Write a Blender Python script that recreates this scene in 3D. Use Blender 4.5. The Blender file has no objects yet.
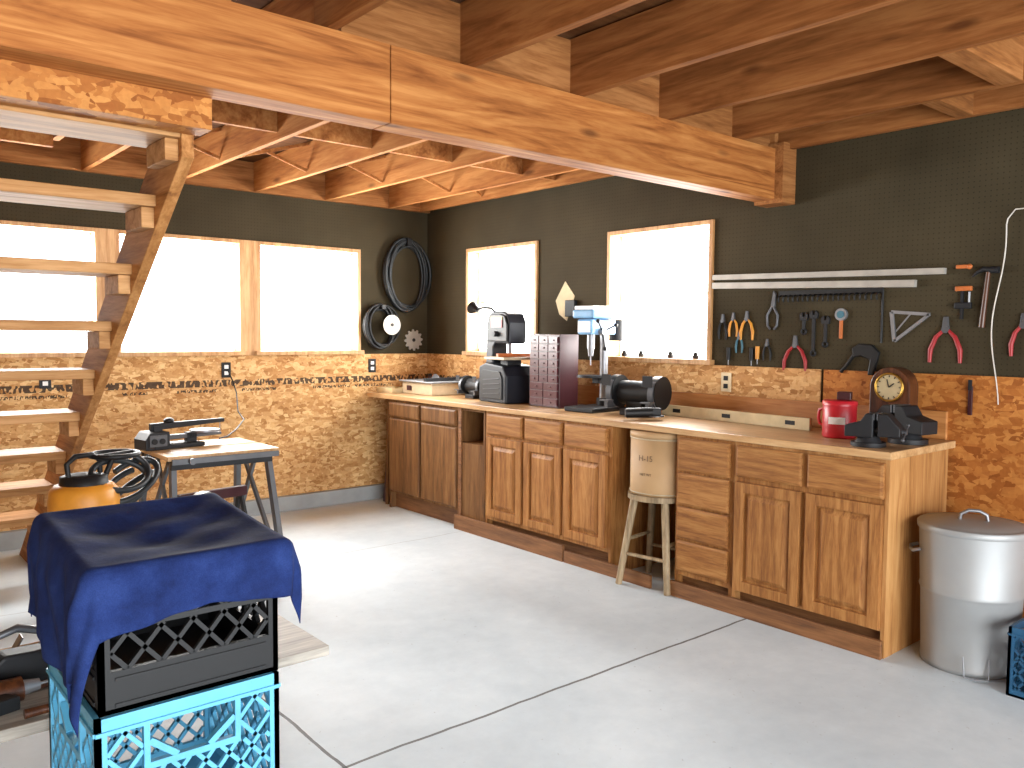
import bpy, math, random
from mathutils import Matrix, Vector
random.seed(7)
pi=math.pi
SC=bpy.context.scene
COL=SC.collection
try: SC.view_settings.view_transform='Standard'
except Exception: pass
# ---------------------------------------------------------------- camera
f=828.0; H=1.43; ang=math.radians(49.75)
cam=bpy.data.objects.new("camera",bpy.data.cameras.new("camera"))
COL.objects.link(cam); SC.camera=cam
cam.data.sensor_width=36; cam.data.lens=f/1024*36; cam.data.clip_start=.02
R=Matrix.Rotation(ang-pi/2,3,'Z')@Matrix.Rotation(pi/2-math.radians(3.45),3,'X')@Matrix.Rotation(math.radians(0.48),3,'Z')
cam.matrix_world=Matrix.Translation((0,0,H))@R.to_4x4()
XB=4.25; YA=6.21; RB=-pi/2

# ---------------------------------------------------------------- mesh builder
class M:
    def __init__(s): s.v=[];s.f=[];s.sm=[];s.T=Matrix.Identity(4)
    def add(s,vs,fs,sm=False):
        n=len(s.v); s.v+=[tuple(s.T@Vector(p)) for p in vs]
        s.f+=[tuple(i+n for i in q) for q in fs]; s.sm+=[sm]*len(fs); return s
    def box(s,x0,x1,y0,y1,z0,z1):
        v=[(x,y,z) for x in(x0,x1) for y in(y0,y1) for z in(z0,z1)]
        return s.add(v,[(0,1,3,2),(4,6,7,5),(0,4,5,1),(2,3,7,6),(0,2,6,4),(1,5,7,3)])
    def fr(s,x0,x1,z0,z1,yb,yf,i):
        v=[(x0,yb,z0),(x1,yb,z0),(x1,yb,z1),(x0,yb,z1),(x0+i,yf,z0+i),(x1-i,yf,z0+i),(x1-i,yf,z1-i),(x0+i,yf,z1-i)]
        return s.add(v,[(0,3,2,1),(4,5,6,7),(0,1,5,4),(1,2,6,5),(2,3,7,6),(3,0,4,7)])
    def cyl(s,p0,p1,r0,r1=None,n=16,cap=True):
        if r1 is None:r1=r0
        p0=Vector(p0);p1=Vector(p1);d=(p1-p0).normalized()
        a=Vector((0,0,1)) if abs(d.z)<.9 else Vector((1,0,0))
        u=d.cross(a).normalized();w=d.cross(u)
        vs=[];
        for p,r in((p0,r0),(p1,r1)):
            for i in range(n):
                t=2*pi*i/n; vs.append(tuple(p+u*(r*math.cos(t))+w*(r*math.sin(t))))
        s.add(vs,[(i,(i+1)%n,n+(i+1)%n,n+i) for i in range(n)],True)
        if cap:
            s.add(vs,[tuple(range(n))[::-1],tuple(range(n,2*n))])
        return s
    def lathe(s,pr,n=24,c=(0,0,0)):
        vs=[];
        for r,z in pr:
            for i in range(n):
                t=2*pi*i/n; vs.append((c[0]+r*math.cos(t),c[1]+r*math.sin(t),c[2]+z))
        fs=[(j*n+i,j*n+(i+1)%n,(j+1)*n+(i+1)%n,(j+1)*n+i) for j in range(len(pr)-1) for i in range(n)]
        return s.add(vs,fs,True)
    def tube(s,pts,r,n=8,closed=False):
        P=[Vector(p) for p in pts];N=len(P);vs=[];u=None
        for i,p in enumerate(P):
            if closed: d=(P[(i+1)%N]-P[i-1])
            else: d=(P[min(i+1,N-1)]-P[max(i-1,0)])
            d=d.normalized() if d.length>1e-9 else Vector((0,0,1))
            if u is None:
                a=Vector((0,0,1)) if abs(d.z)<.9 else Vector((1,0,0)); u=d.cross(a).normalized()
            else:
                u=(u-d*u.dot(d)); u=u.normalized() if u.length>1e-6 else d.orthogonal().normalized()
            w=d.cross(u); rr=r[i] if isinstance(r,(list,tuple)) else r
            for k in range(n):
                t=2*pi*k/n; vs.append(tuple(p+u*(rr*math.cos(t))+w*(rr*math.sin(t))))
        K=N if closed else N-1
        fs=[(i*n+k,i*n+(k+1)%n,((i+1)%N)*n+(k+1)%n,((i+1)%N)*n+k) for i in range(K) for k in range(n)]
        s.add(vs,fs,True)
        if not closed: s.add(vs,[tuple(range(n))[::-1],tuple(range((N-1)*n,N*n))])
        return s
    def prism(s,poly,a,b,ax='y'):
        n=len(poly)
        def q(p,h): return (p[0],h,p[1]) if ax=='y' else ((h,p[0],p[1]) if ax=='x' else (p[0],p[1],h))
        vs=[q(p,a) for p in poly]+[q(p,b) for p in poly]
        return s.add(vs,[tuple(range(n)),tuple(range(n,2*n))[::-1]]+[(i,n+i,n+(i+1)%n,(i+1)%n) for i in range(n)])
    def ball(s,c,rx,ry=None,rz=None,n=16,m=10):
        ry=ry or rx; rz=rz or rx; vs=[]
        for j in range(m+1):
            ph=pi*j/m
            for i in range(n):
                t=2*pi*i/n; vs.append((c[0]+rx*math.sin(ph)*math.cos(t),c[1]+ry*math.sin(ph)*math.sin(t),c[2]+rz*math.cos(ph)))
        return s.add(vs,[(j*n+i,j*n+(i+1)%n,(j+1)*n+(i+1)%n,(j+1)*n+i) for j in range(m) for i in range(n)],True)
    def bar(s,p0,p1,w,t,up=(0,1,0)):
        p0=Vector(p0);p1=Vector(p1);d=(p1-p0).normalized();up=Vector(up)
        u=d.cross(up).normalized();k=u.cross(d)
        vs=[]
        for p in(p0,p1):
            for a,b in((-1,-1),(1,-1),(1,1),(-1,1)): vs.append(tuple(p+u*(a*w/2)+k*(b*t/2)))
        return s.add(vs,[(0,3,2,1),(4,5,6,7),(0,1,5,4),(1,2,6,5),(2,3,7,6),(3,0,4,7)])
    def ring(s,c,R_,r,ax='y',n=28,k=8,rz=None):
        pts=[]
        for i in range(n):
            t=2*pi*i/n;a=R_*math.cos(t);b=(rz or R_)*math.sin(t)
            pts.append((c[0]+a,c[1],c[2]+b) if ax=='y' else ((c[0],c[1]+a,c[2]+b) if ax=='x' else (c[0]+a,c[1]+b,c[2])))
        return s.tube(pts,r,k,True)
def mk(name,m,mat,bevel=0):
    me=bpy.data.meshes.new(name); me.from_pydata(m.v,[],m.f)
    for p,q in zip(me.polygons,m.sm): p.use_smooth=q
    me.validate(); me.update()
    import bmesh
    bm=bmesh.new(); bm.from_mesh(me)
    bmesh.ops.recalc_face_normals(bm,faces=bm.faces); bm.to_mesh(me); bm.free()
    me.materials.append(mat)
    o=bpy.data.objects.new(name,me); COL.objects.link(o)
    if bevel:
        b=o.modifiers.new("bevel",'BEVEL'); b.width=bevel; b.segments=2; b.limit_method='ANGLE'; b.angle_limit=math.radians(40)
    return o
def tag(o,label,cat,group=None,kind=None):
    if label:o["label"]=label
    if cat:o["category"]=cat
    if group:o["group"]=group
    if kind:o["kind"]=kind
    return o
def T(name,label,cat,loc,rz=0,group=None):
    e=bpy.data.objects.new(name,None); e.empty_display_size=.05; COL.objects.link(e)
    e.location=loc; e.rotation_euler=(0,0,rz); return tag(e,label,cat,group)
def P(par,name,m,mat,bevel=0,label=None):
    o=mk(name,m,mat,bevel); o.parent=par
    if label:o["label"]=label
    return o
def S(name,label,cat,m,mat,loc=(0,0,0),rz=0,bevel=0,group=None):
    o=mk(name,m,mat,bevel); o.location=loc; o.rotation_euler=(0,0,rz); return tag(o,label,cat,group)
def ST(name,m,mat,bevel=0):
    o=mk(name,m,mat,bevel); o["kind"]="structure"; return o
def text(par,s,size,mat,loc,rot=(pi/2,0,0),name="lettering"):
    cv=bpy.data.curves.new("t",'FONT');cv.body=s;cv.size=size;cv.align_x='CENTER';cv.align_y='CENTER';cv.extrude=.0005
    t=bpy.data.objects.new("t",cv);COL.objects.link(t);bpy.context.view_layer.update()
    me=bpy.data.meshes.new_from_object(t);bpy.data.objects.remove(t)
    me.materials.clear(); me.materials.append(mat)
    o=bpy.data.objects.new(name,me);COL.objects.link(o);o.parent=par;o.location=loc;o.rotation_euler=rot;return o
# ---------------------------------------------------------------- materials
def lin(c):
    return tuple(((x/255)/12.92 if x/255<=.04045 else (((x/255)+.055)/1.055)**2.4) for x in c)+(1,)
class N:
    def __init__(s,name):
        s.m=bpy.data.materials.new(name); s.m.use_nodes=True; s.t=s.m.node_tree; s.b=s.t.nodes["Principled BSDF"]
    def n(s,ty): return s.t.nodes.new(ty)
    def l(s,a,b): s.t.links.new(a,b)
    def coord(s,kind="Object",scale=(1,1,1),rot=(0,0,0)):
        c=s.n("ShaderNodeTexCoord"); mp=s.n("ShaderNodeMapping"); s.l(c.outputs[kind],mp.inputs[0])
        mp.inputs["Scale"].default_value=scale; mp.inputs["Rotation"].default_value=rot; return mp.outputs[0]
    def noise(s,v,sc,det=4,rough=.55,dist=0):
        x=s.n("ShaderNodeTexNoise"); s.l(v,x.inputs["Vector"]); x.inputs["Scale"].default_value=sc; x.inputs["Detail"].default_value=det
        x.inputs["Roughness"].default_value=rough; x.inputs["Distortion"].default_value=dist; return x.outputs["Fac"]
    def ramp(s,v,stops):
        x=s.n("ShaderNodeValToRGB"); s.l(v,x.inputs[0]); e=x.color_ramp.elements
        while len(e)<len(stops): e.new(.5)
        for q,(p,c) in zip(e,stops): q.position=p; q.color=c if len(c)==4 else lin(c)
        return x.outputs[0]
    def math(s,op,a,b=None):
        x=s.n("ShaderNodeMath"); x.operation=op
        for i,q in enumerate((a,b)):
            if q is None: continue
            if isinstance(q,(int,float)): x.inputs[i].default_value=q
            else: s.l(q,x.inputs[i])
        return x.outputs[0]
    def mix(s,fac,a,b,mode='MIX'):
        x=s.n("ShaderNodeMix"); x.data_type='RGBA'; x.blend_type=mode
        for i,q in ((0,fac),(6,a),(7,b)):
            if isinstance(q,(int,float)): x.inputs[i].default_value=q
            elif isinstance(q,tuple): x.inputs[i].default_value=q
            else: s.l(q,x.inputs[i])
        return x.outputs[2]
    def bump(s,v,st,dist=.01):
        x=s.n("ShaderNodeBump"); s.l(v,x.inputs["Height"]); x.inputs["Strength"].default_value=st; x.inputs["Distance"].default_value=dist; s.l(x.outputs[0],s.b.inputs["Normal"])
    def fin(s,col=None,rough=.5,metal=0,spec=None):
        if col is not None:
            if isinstance(col,tuple): s.b.inputs["Base Color"].default_value=col
            else: s.l(col,s.b.inputs["Base Color"])
        s.b.inputs["Roughness"].default_value=rough; s.b.inputs["Metallic"].default_value=metal
        if spec is not None: s.b.inputs["Specular IOR Level"].default_value=spec
        return s.m
def plain(name,c,rough=.5,metal=0,var=.12,sc=12,spec=None):
    k=N(name); v=k.noise(k.coord(),sc,3); L=lin(c)
    a=tuple(x*(1-var) for x in L[:3])+(1,); b=tuple(min(1,x*(1+var)) for x in L[:3])+(1,)
    return k.fin(k.ramp(v,[(.3,a),(.7,b)]),rough,metal,spec)
def wood(name,dark,mid,light,axis='x',sc=1.0,rough=.55,knots=False,dist=.8,spec=None):
    k=N(name); st={'x':(1.2,14,14),'y':(14,1.2,14),'z':(14,14,1.2)}[axis]
    v=k.coord("Object",tuple(q*sc for q in st))
    n1=k.noise(v,1.3,6,.62,dist); n2=k.noise(v,7,3,.6,.2)
    s_=k.math('ADD',k.math('MULTIPLY',n1,.75),k.math('MULTIPLY',n2,.3))
    c=k.ramp(s_,[(.36,dark),(.5,mid),(.64,light)])
    v2=k.coord("Object",tuple({'x':(.5,1.5,1.5),'y':(1.5,.5,1.5),'z':(1.5,1.5,.5)}[axis]))
    b=k.noise(v2,1.2,2); c=k.mix(.35,c,k.ramp(b,[(.3,(150,140,130)),(.7,(255,250,245))]),'MULTIPLY')
    if knots:
        vo=k.n("ShaderNodeTexVoronoi"); k.l(k.coord("Object",{'x':(1.8,6,6),'y':(6,1.8,6),'z':(6,6,1.8)}[axis]),vo.inputs["Vector"]); vo.inputs["Scale"].default_value=1
        kk=k.ramp(vo.outputs["Distance"],[(.05,(255,255,255)),(.14,(0,0,0))]); c=k.mix(k.math('MULTIPLY',kk,.65),c,lin((66,32,14)))
    k.bump(s_,.15,.003)
    return k.fin(c,rough,0,spec)
def osb(name,stamp=True,tint=(255,255,255)):
    k=N(name); cols=[(.0,(164,118,68)),(.25,(192,148,94)),(.55,(212,172,118)),(.85,(230,198,146)),(1,(180,132,80))]
    outs=[]
    for rot,sc in (((.5,.5,.3),(12,12,42)),((-.6,-.5,.9),(13,13,38)),((.1,1.2,.2),(16,16,38))):
        vo=k.n("ShaderNodeTexVoronoi"); k.l(k.coord("Object",sc,rot),vo.inputs["Vector"]); vo.inputs["Scale"].default_value=1.0
        sep=k.n("ShaderNodeSeparateColor"); k.l(vo.outputs["Color"],sep.inputs[0]); outs.append(sep.outputs[0])
    sel=k.noise(k.coord(),18,2); s1=k.math('GREATER_THAN',sel,.5); s2=k.math('GREATER_THAN',k.noise(k.coord("Object",(1,1,1),(1,2,3)),15,2),.53)
    a=k.mix(s1,outs[0],outs[1]); a=k.mix(s2,a,outs[2])
    c=k.ramp(a,cols); c=k.mix(.3,c,k.ramp(k.noise(k.coord(),60,3),[(.3,(185,165,145)),(.7,(255,255,255))]),'MULTIPLY')
    big=k.noise(k.coord(),1.3,2); c=k.mix(.45,c,k.ramp(big,[(.3,(215,178,135)),(.7,(255,250,240))]),'MULTIPLY')
    c=k.mix(1.0,c,lin(tint),'MULTIPLY')
    if stamp:
        tc=k.n("ShaderNodeTexCoord"); sp=k.n("ShaderNodeSeparateXYZ"); k.l(tc.outputs["Object"],sp.inputs[0])
        z=sp.outputs[2]
        def line(zc,hh,sc,thr,cth,fr):
            band=k.math('LESS_THAN',k.math('ABSOLUTE',k.math('SUBTRACT',z,zc)),hh)
            chunk=k.math('GREATER_THAN',k.noise(k.coord("Object",(1,1,.01)),fr,0),cth)
            cell=k.noise(k.coord("Object",(1,1,.6)),sc,0)
            return k.math('MULTIPLY',k.math('MULTIPLY',band,chunk),k.math('GREATER_THAN',cell,thr))
        a1=line(1.04,.025,58,.46,.43,2.0); a2=line(.985,.011,100,.48,.46,3.1)
        mm=k.math('MAXIMUM',a1,a2)
        c=k.mix(k.math('MULTIPLY',mm,.92),c,lin((50,38,30)))
    k.bump(a,.1,.002)
    return k.fin(c,.7,0,.25)
def pegboard():
    k=N("pegboard"); tc=k.n("ShaderNodeTexCoord"); sp=k.n("ShaderNodeSeparateXYZ"); k.l(tc.outputs["Object"],sp.inputs[0])
    u=k.math('ADD',sp.outputs[0],sp.outputs[1]); S_=.0254
    fu=k.math('SUBTRACT',k.math('FRACT',k.math('DIVIDE',u,S_)),.5); fz=k.math('SUBTRACT',k.math('FRACT',k.math('DIVIDE',sp.outputs[2],S_)),.5)
    d=k.math('SQRT',k.math('ADD',k.math('MULTIPLY',fu,fu),k.math('MULTIPLY',fz,fz)))
    hole=k.math('LESS_THAN',d,.14)
    n=k.noise(k.coord(),2.2,4); c=k.ramp(n,[(.3,(54,47,32)),(.7,(66,58,41))])
    c=k.mix(k.math('MULTIPLY',hole,.5),c,lin((22,18,11)))
    return k.fin(c,.8,0,.15)
def concrete():
    k=N("concrete"); v=k.coord()
    a=k.noise(v,1.1,5,.6,.3); b=k.noise(v,9,5,.7); s_=k.math('ADD',k.math('MULTIPLY',a,.7),k.math('MULTIPLY',b,.3))
    c=k.ramp(s_,[(.32,(184,198,207)),(.5,(200,213,221)),(.66,(214,226,233))])
    sp=k.n("ShaderNodeSeparateXYZ"); k.l(v,sp.inputs[0]); X,Y=sp.outputs[0],sp.outputs[1]
    w=k.math('MULTIPLY',k.math('SUBTRACT',k.noise(v,3,3),.5),.03)
    def jn(a_,val,ww,wd): return k.math('LESS_THAN',k.math('ABSOLUTE',k.math('ADD',k.math('SUBTRACT',a_,val),k.math('MULTIPLY',w,ww))),wd)
    c=k.mix(k.math('MULTIPLY',jn(Y,4.75,1.6,.004),.4),c,lin((100,98,94)))
    c=k.mix(k.math('MULTIPLY',jn(Y,2.37,1,.0065),.9),c,lin((76,76,74))); c=k.mix(k.math('MULTIPLY',jn(X,1.30,1,.0065),.9),c,lin((48,46,44)))
    sp2=k.math('GREATER_THAN',k.noise(v,38,2),.72); c=k.mix(k.math('MULTIPLY',sp2,.3),c,lin((130,130,126)))
    k.bump(b,.05,.002)
    return k.fin(c,.55,0,.3)
mBeamX=wood("beam_wood",(130,74,32),(172,108,54),(198,136,76),'x',.55,.7,True,2.2,.2)
mJoist=wood("joist_wood",(108,64,32),(144,90,48),(168,112,64),'y',.6,.8,True,.8,.1)
mJoistR=wood("joist_wood_pale",(132,82,44),(168,112,64),(192,138,84),'y',.6,.8,True,.8,.08)
mBlock=wood("block_wood",(110,66,34),(148,96,52),(174,120,72),'x',.9,.75,False,.8,.15)
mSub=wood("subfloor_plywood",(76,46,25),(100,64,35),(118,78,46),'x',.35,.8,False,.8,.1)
mPine=wood("pine_trim",(164,116,68),(196,150,98),(216,176,124),'z',1,.5)
mBack=wood("backsplash_wood",(150,92,44),(184,122,64),(206,146,86),'y',.6,.6)
mStair=wood("stair_wood",(128,82,44),(168,116,66),(194,142,88),'y',.9,.7,False,.8,.15)
mTread=wood("tread_wood",(144,98,56),(180,132,82),(204,158,108),'x',.9,.65,False,.8,.2)
mOak=wood("oak_cabinet",(116,72,36),(152,102,54),(178,128,74),'z',1.6,.55,False,.6,.25)
mOakH=wood("oak_drawer",(116,72,36),(152,102,54),(178,128,74),'x',1.6,.55,False,.6,.25)
mOld=wood("old_cabinet",(86,56,30),(114,78,44),(134,96,58),'z',1.2,.55,False,.6,.25)
mKick=wood("toe_board",(88,54,28),(122,80,44),(146,100,60),'x',1.2,.6)
mSide=wood("side_plywood",(140,94,50),(174,124,72),(194,148,94),'z',.8,.6,False,.8,.3)
mTop=wood("worktop_wood",(156,116,74),(188,150,104),(208,174,130),'y',.8,.36)
mBoard=wood("board_wood",(118,114,106),(166,160,150),(200,194,182),'x',.9,.6)
mStool=wood("stool_wood",(104,88,64),(142,122,92),(172,152,120),'z',1,.6)
mClock=wood("clock_wood",(46,24,12),(74,40,22),(100,58,32),'z',2,.35)
mOSB=osb("osb"); mOSBb=osb("osb_beam",False,(232,198,155)); mPeg=pegboard(); mConc=concrete()
mPly=osb("osb_aged",False,(222,182,136))
mCurb=plain("curb_concrete",(150,154,154),.8,0,.12,6)
mBlack=plain("black_plastic",(17,18,20),.5,0,.12,12,.35)
mDark=plain("dark_cast_iron",(30,31,34),.55,.1,.12,12,.35)
mNavy=plain("dark_navy_steel",(20,23,32),.5,0,.1,10,.35)
mGrey=plain("grey_metal",(90,92,96),.45,.5)
mSteel=plain("brushed_steel",(140,142,146),.42,.6)
mDull=plain("dull_aluminium",(164,160,152),.5,.3)
mRed=plain("red_plastic",(150,34,38),.45)
mOrange=plain("orange_plastic",(180,98,44),.5)
mYel=plain("yellow_plastic",(208,140,44),.45)
mBlue=plain("crate_blue",(88,166,202),.42)
mBlue2=plain("crate_deep_blue",(28,78,112),.45)
mSky=plain("drill_blue",(116,162,200),.4)
mWhite=plain("white_enamel",(226,226,224),.4)
mMar=plain("maroon_plastic",(56,20,26),.4)
mMarD=plain("maroon_drawer",(74,28,34),.28)
mBeige=plain("beige_metal",(180,164,136),.5)
mPaper=plain("paper",(200,184,146),.7)
mDial=plain("clock_dial",(170,154,118),.5)
mTan=plain("fibre_drum",(172,140,100),.65,0,.08,6)
mInk=plain("faded_ink",(104,80,56),.7)
mHose=plain("hose_rubber",(24,30,34),.5)
mCord=plain("white_cord",(204,198,188),.6)
mIvory=plain("ivory_plate",(214,198,162),.45)
mTeal=plain("teal_grip",(52,100,116),.45)
mBrass=plain("brass",(170,134,62),.35,.9)
mJar=plain("red_tub",(180,30,42),.35)
mGalv=plain("galvanised_metal",(158,161,162),.5,.35,.05,5)
k=N("denim"); wv=k.noise(k.coord("Object",(1,1,1)),420,2); fl=k.noise(k.coord(),9,5,.65)
c=k.ramp(fl,[(.3,(22,34,74)),(.5,(30,47,96)),(.7,(42,62,116))]); c=k.mix(.4,c,k.ramp(wv,[(.35,(140,150,190)),(.65,(255,255,255))]),'MULTIPLY'); k.bump(k.math('ADD',k.math('MULTIPLY',wv,.1),fl),.5,.006); mDenim=k.fin(c,.9,0,.15)
k=N("glass_pane"); tr=k.n("ShaderNodeBsdfTransparent"); gl=k.n("ShaderNodeBsdfGlossy"); gl.inputs["Roughness"].default_value=.05; mx=k.n("ShaderNodeMixShader"); mx.inputs[0].default_value=.04
k.l(tr.outputs[0],mx.inputs[1]);k.l(gl.outputs[0],mx.inputs[2]);k.l(mx.outputs[0],k.t.nodes["Material Output"].inputs[0]); mGlass=k.m
def vinyl(name,fac):
    k=N(name); nn=k.noise(k.coord(),5,2); k.fin(k.ramp(nn,[(.3,(236,236,234)),(.7,(246,246,244))]),.4); tl=k.n("ShaderNodeBsdfTranslucent"); tl.inputs[0].default_value=(.9,.92,.95,1); mx=k.n("ShaderNodeMixShader"); mx.inputs[0].default_value=fac
    k.l(k.b.outputs[0],mx.inputs[1]);k.l(tl.outputs[0],mx.inputs[2]);k.l(mx.outputs[0],k.t.nodes["Material Output"].inputs[0]); return k.m
mVinyl=vinyl("white_vinyl",.6); mVinyl2=vinyl("white_vinyl_rail",.0)
# ---------------------------------------------------------------- room shell
X0,Y0=-3.2,-3.0; TH=.16; ZT=2.75
ST("floor",M().box(X0-TH,XB+TH,Y0-TH,YA+TH,-.1,0),mConc)
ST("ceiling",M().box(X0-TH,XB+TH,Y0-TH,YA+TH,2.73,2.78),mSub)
def wall_with(name,horiz,a0,a1,z0,z1,opens,mat,base,th):
    m=M()
    def put(u0,u1,w0,w1):
        if u1-u0<1e-4 or w1-w0<1e-4:return
        if horiz: m.box(u0,u1,base,base+th,w0,w1)
        else: m.box(base,base+th,u0,u1,w0,w1)
    cur=a0
    for (o0,o1,p0,p1) in sorted(opens):
        put(cur,o0,z0,z1); put(o0,o1,z0,max(z0,min(p0,z1))); put(o0,o1,min(z1,max(p1,z0)),z1); cur=o1
    put(cur,a1,z0,z1); return ST(name,m,mat)
WA=[(.60,1.53,1.27,2.13),(1.63,2.54,1.27,2.13),(2.65,3.56,1.27,2.13)]
WB=[(4.72,5.61,1.27,2.14),(3.11,3.99,1.27,2.14)]
wall_with("wall_north",True,X0-TH,XB+TH,0,ZT,WA,mPeg,YA,TH)
wall_with("wall_east",False,Y0-TH,YA,0,ZT,WB,mPeg,XB,TH)
wall_with("wall_south",True,X0-TH,XB+TH,0,ZT,[(-2.2,3.4,0,2.35)],mPeg,Y0-TH,TH)
ST("wall_west",M().box(X0-TH,X0,Y0,YA,0,ZT),mOSB)
ST("trim_1",M().box(X0,XB,YA-.012,YA,.12,1.25),mOSB)
ST("trim_2",M().box(XB-.012,XB,2.38,YA-.012,.12,1.25),mOSB)
ST("trim_3",M().box(XB-.012,XB,Y0,2.36,.02,1.25),mPly)
ST("baseboard_north",M().box(X0,XB-.03,YA-.06,YA,0,.12),mCurb,.004)
ST("baseboard_east",M().box(XB-.03,XB,1.72,YA-.06,0,.12),mCurb,.004)
def window(i,horiz,a0,a1,z0,z1):
    m=M(); t=.028
    base=YA if horiz else XB
    def b(u0,u1,d0,d1,w0,w1,mm):
        if horiz: mm.box(u0,u1,base+d0,base+d1,w0,w1)
        else: mm.box(base+d0,base+d1,u0,u1,w0,w1)
    e=T("window_%d"%i,None,None,(0,0,0)); e["kind"]="structure"
    b(a0,a0+t,-.02,TH-.02,z0,z1,m); b(a1-t,a1,-.02,TH-.02,z0,z1,m); b(a0+t,a1-t,-.02,TH-.02,z1-t,z1,m); b(a0-.02,a1+.02,-.045,TH-.02,z0-.02,z0+.012,m)
    P(e,"frame",m,mPine,.002)
    s_=M(); q=.022; y0,y1=.10,.12; A0,A1,Z0,Z1=a0+t,a1-t,z0+.012,z1-t; zm=(Z0+Z1)/2
    b(A0,A0+q,y0,y1,Z0,Z1,s_); b(A1-q,A1,y0,y1,Z0,Z1,s_); b(A0+q,A1-q,y0,y1,Z0,Z0+q,s_); b(A0+q,A1-q,y0,y1,Z1-q,Z1,s_)
    P(e,"sash",s_,mVinyl)
    r_=M(); b(A0+q,A1-q,y0,y1,zm-.012,zm+.012,r_); P(e,"meeting_rail",r_,mVinyl if horiz else mVinyl2)
    g=M(); b(A0+q,A1-q,.108,.110,Z0+q,Z1-q,g); P(e,"pane",g,mGlass)
for i,w in enumerate(WA): window(i+1,True,*w)
for i,w in enumerate(WB): window(i+4,False,*w)
ST("trim_4",M().box(1.53,1.63,YA-.02,YA,1.25,2.13),mPine)
ST("trim_5",M().box(2.54,2.65,YA-.02,YA,1.25,2.13),mPine)
# ---------------------------------------------------------------- ceiling framing
BY=2.62; m=M(); m.box(X0,1.63,BY,BY+.13,2.19,2.47); m.box(1.634,4.12,BY,BY+.13,2.19,2.47)
S("ceiling_beam","long built-up orange wooden beam with a butt seam under the joists","beam",m,mBeamX,bevel=.004)
m=M(); m.box(4.12,XB,BY-.05,BY+.13,2.17,2.50); S("beam_bearing_post","short wooden bearing block carrying the beam end at the wall","post",m,mBlock,bevel=.003)
js=[-2.8,-2.2,-1.6,-1.0,-.4,.2,.8,1.4,2.0,2.6,3.2,3.8,4.2]
for x in js:
    m=M().box(x-.02,x+.02,Y0,BY+.10,2.47,2.72)
    S("ceiling_joist","rough orange softwood joist bearing on the main beam","joist",m,mJoist,group="front bay ceiling joists",bevel=.002)
    y1=YA-.045; y0=BY+.02
    a,b=(x+.02,x+.055) if x<4.1 else (x-.06,x-.025)
    m=M().box(a,b,5.3 if 0<x<1.3 else y0,y1,2.50,2.72)
    S("ceiling_joist","slim orange softwood joist running from the beam to the window wall","joist",m,mJoistR,group="rear bay ceiling joists",bevel=.002)
for a,b in zip(js,js[1:]):
    if a<1.3: continue
    S("joist_blocking","short wood block fitted between joists over the beam","blocking",M().box(a+.06,b-.02,BY+.05,BY+.09,2.48,2.715),mBlock,group="blocking over the beam")
    q=b+.02 if b<4.1 else b-.06
    S("joist_blocking","short wood block fitted between joists near mid span","blocking",M().box(a+.057,q-.002,4.42,4.45,2.54,2.715),mJoistR,group="mid-span blocking")
    for yy in (3.6,5.25):
        S("cross_bridging","crossed thin wood bridging struts between two joists","bridging",M().bar((a+.057,yy,2.53),(q-.002,yy,2.705),.020,.012).bar((a+.057,yy+.03,2.705),(q-.002,yy+.03,2.53),.020,.012),mJoistR,group="cross bridging between joists")
S("rim_board","wood rim board along the top of the window wall","board",M().box(X0,XB,YA-.04,YA-.001,2.50,2.72),mBlock)
S("ceiling_header","doubled wood header crossing between two joists","header",M().box(3.22,3.78,1.28,1.38,2.47,2.715),mBlock,bevel=.003)
S("ceiling_header","doubled wood header beside the wall joist","header",M().box(3.82,4.18,1.62,1.70,2.47,2.715),mBlock,bevel=.003)
for i,(x,y) in enumerate(((2.95,4.15),(3.5,3.2),(3.5,1.6))):
    e=T("ceiling_junction_box","round galvanised electrical box fixed up between joists","electrical box",(x,y,2.73),0,"ceiling junction boxes")
    P(e,"body",M().cyl((0,0,-.05),(0,0,0),.05,n=20),mDull); P(e,"cover",M().cyl((0,0,-.056),(0,0,-.05),.056,n=20),mWhite)
# ---------------------------------------------------------------- stairs
st=T("open_riser_staircase","open-riser wooden staircase rising to an OSB-faced landing edge","staircase",(.5,5.0,0))
def loc(m,e): m.T=Matrix.Translation(-Vector(e.location)); return m
def sz(y): return 1.65-.74*(y-3.58)
for xx in (.97,-.06):
    m=loc(M(),st); yb=5.68
    m.prism([(2.87,sz(2.87)+.13),(2.87,sz(2.87)-.16),(yb-.01,0.0),(yb+.32,0.0)],xx,xx+.042,'x'); P(st,"stringer",m,mStair,.003)
ty=[3.0,3.27,3.58,3.88,4.17,4.46,4.76,5.05,5.35]
for y in ty:
    z=sz(y); m=loc(M(),st); m.box(-.015,.97,y-.125,y+.13,z,z+.042); P(st,"tread",m,mTread,.004)
    m=loc(M(),st); m.box(.925,.97,y-.10,y+.10,z-.075,z-.001); P(st,"cleat",m,mTread,.003)
S("landing_header","OSB-faced header board at the head of the stairs","header",M().box(X0,1.03,2.751,2.865,2.09,2.44),mOSBb,bevel=.002)
S("landing_joist","wood trimmer joist beside the stair opening","joist",M().box(1.07,1.11,2.78,5.3,2.50,2.72),mJoistR)
for y,z in ((3.35,2.36),(4.0,2.45),(4.6,2.47),(5.22,2.45)):
    S("landing_joist","rough wood joist crossing above the stair treads","joist",M().box(X0,1.065,y,y+.04,z,2.66),mJoistR,group="joists above the stair opening")
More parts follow.
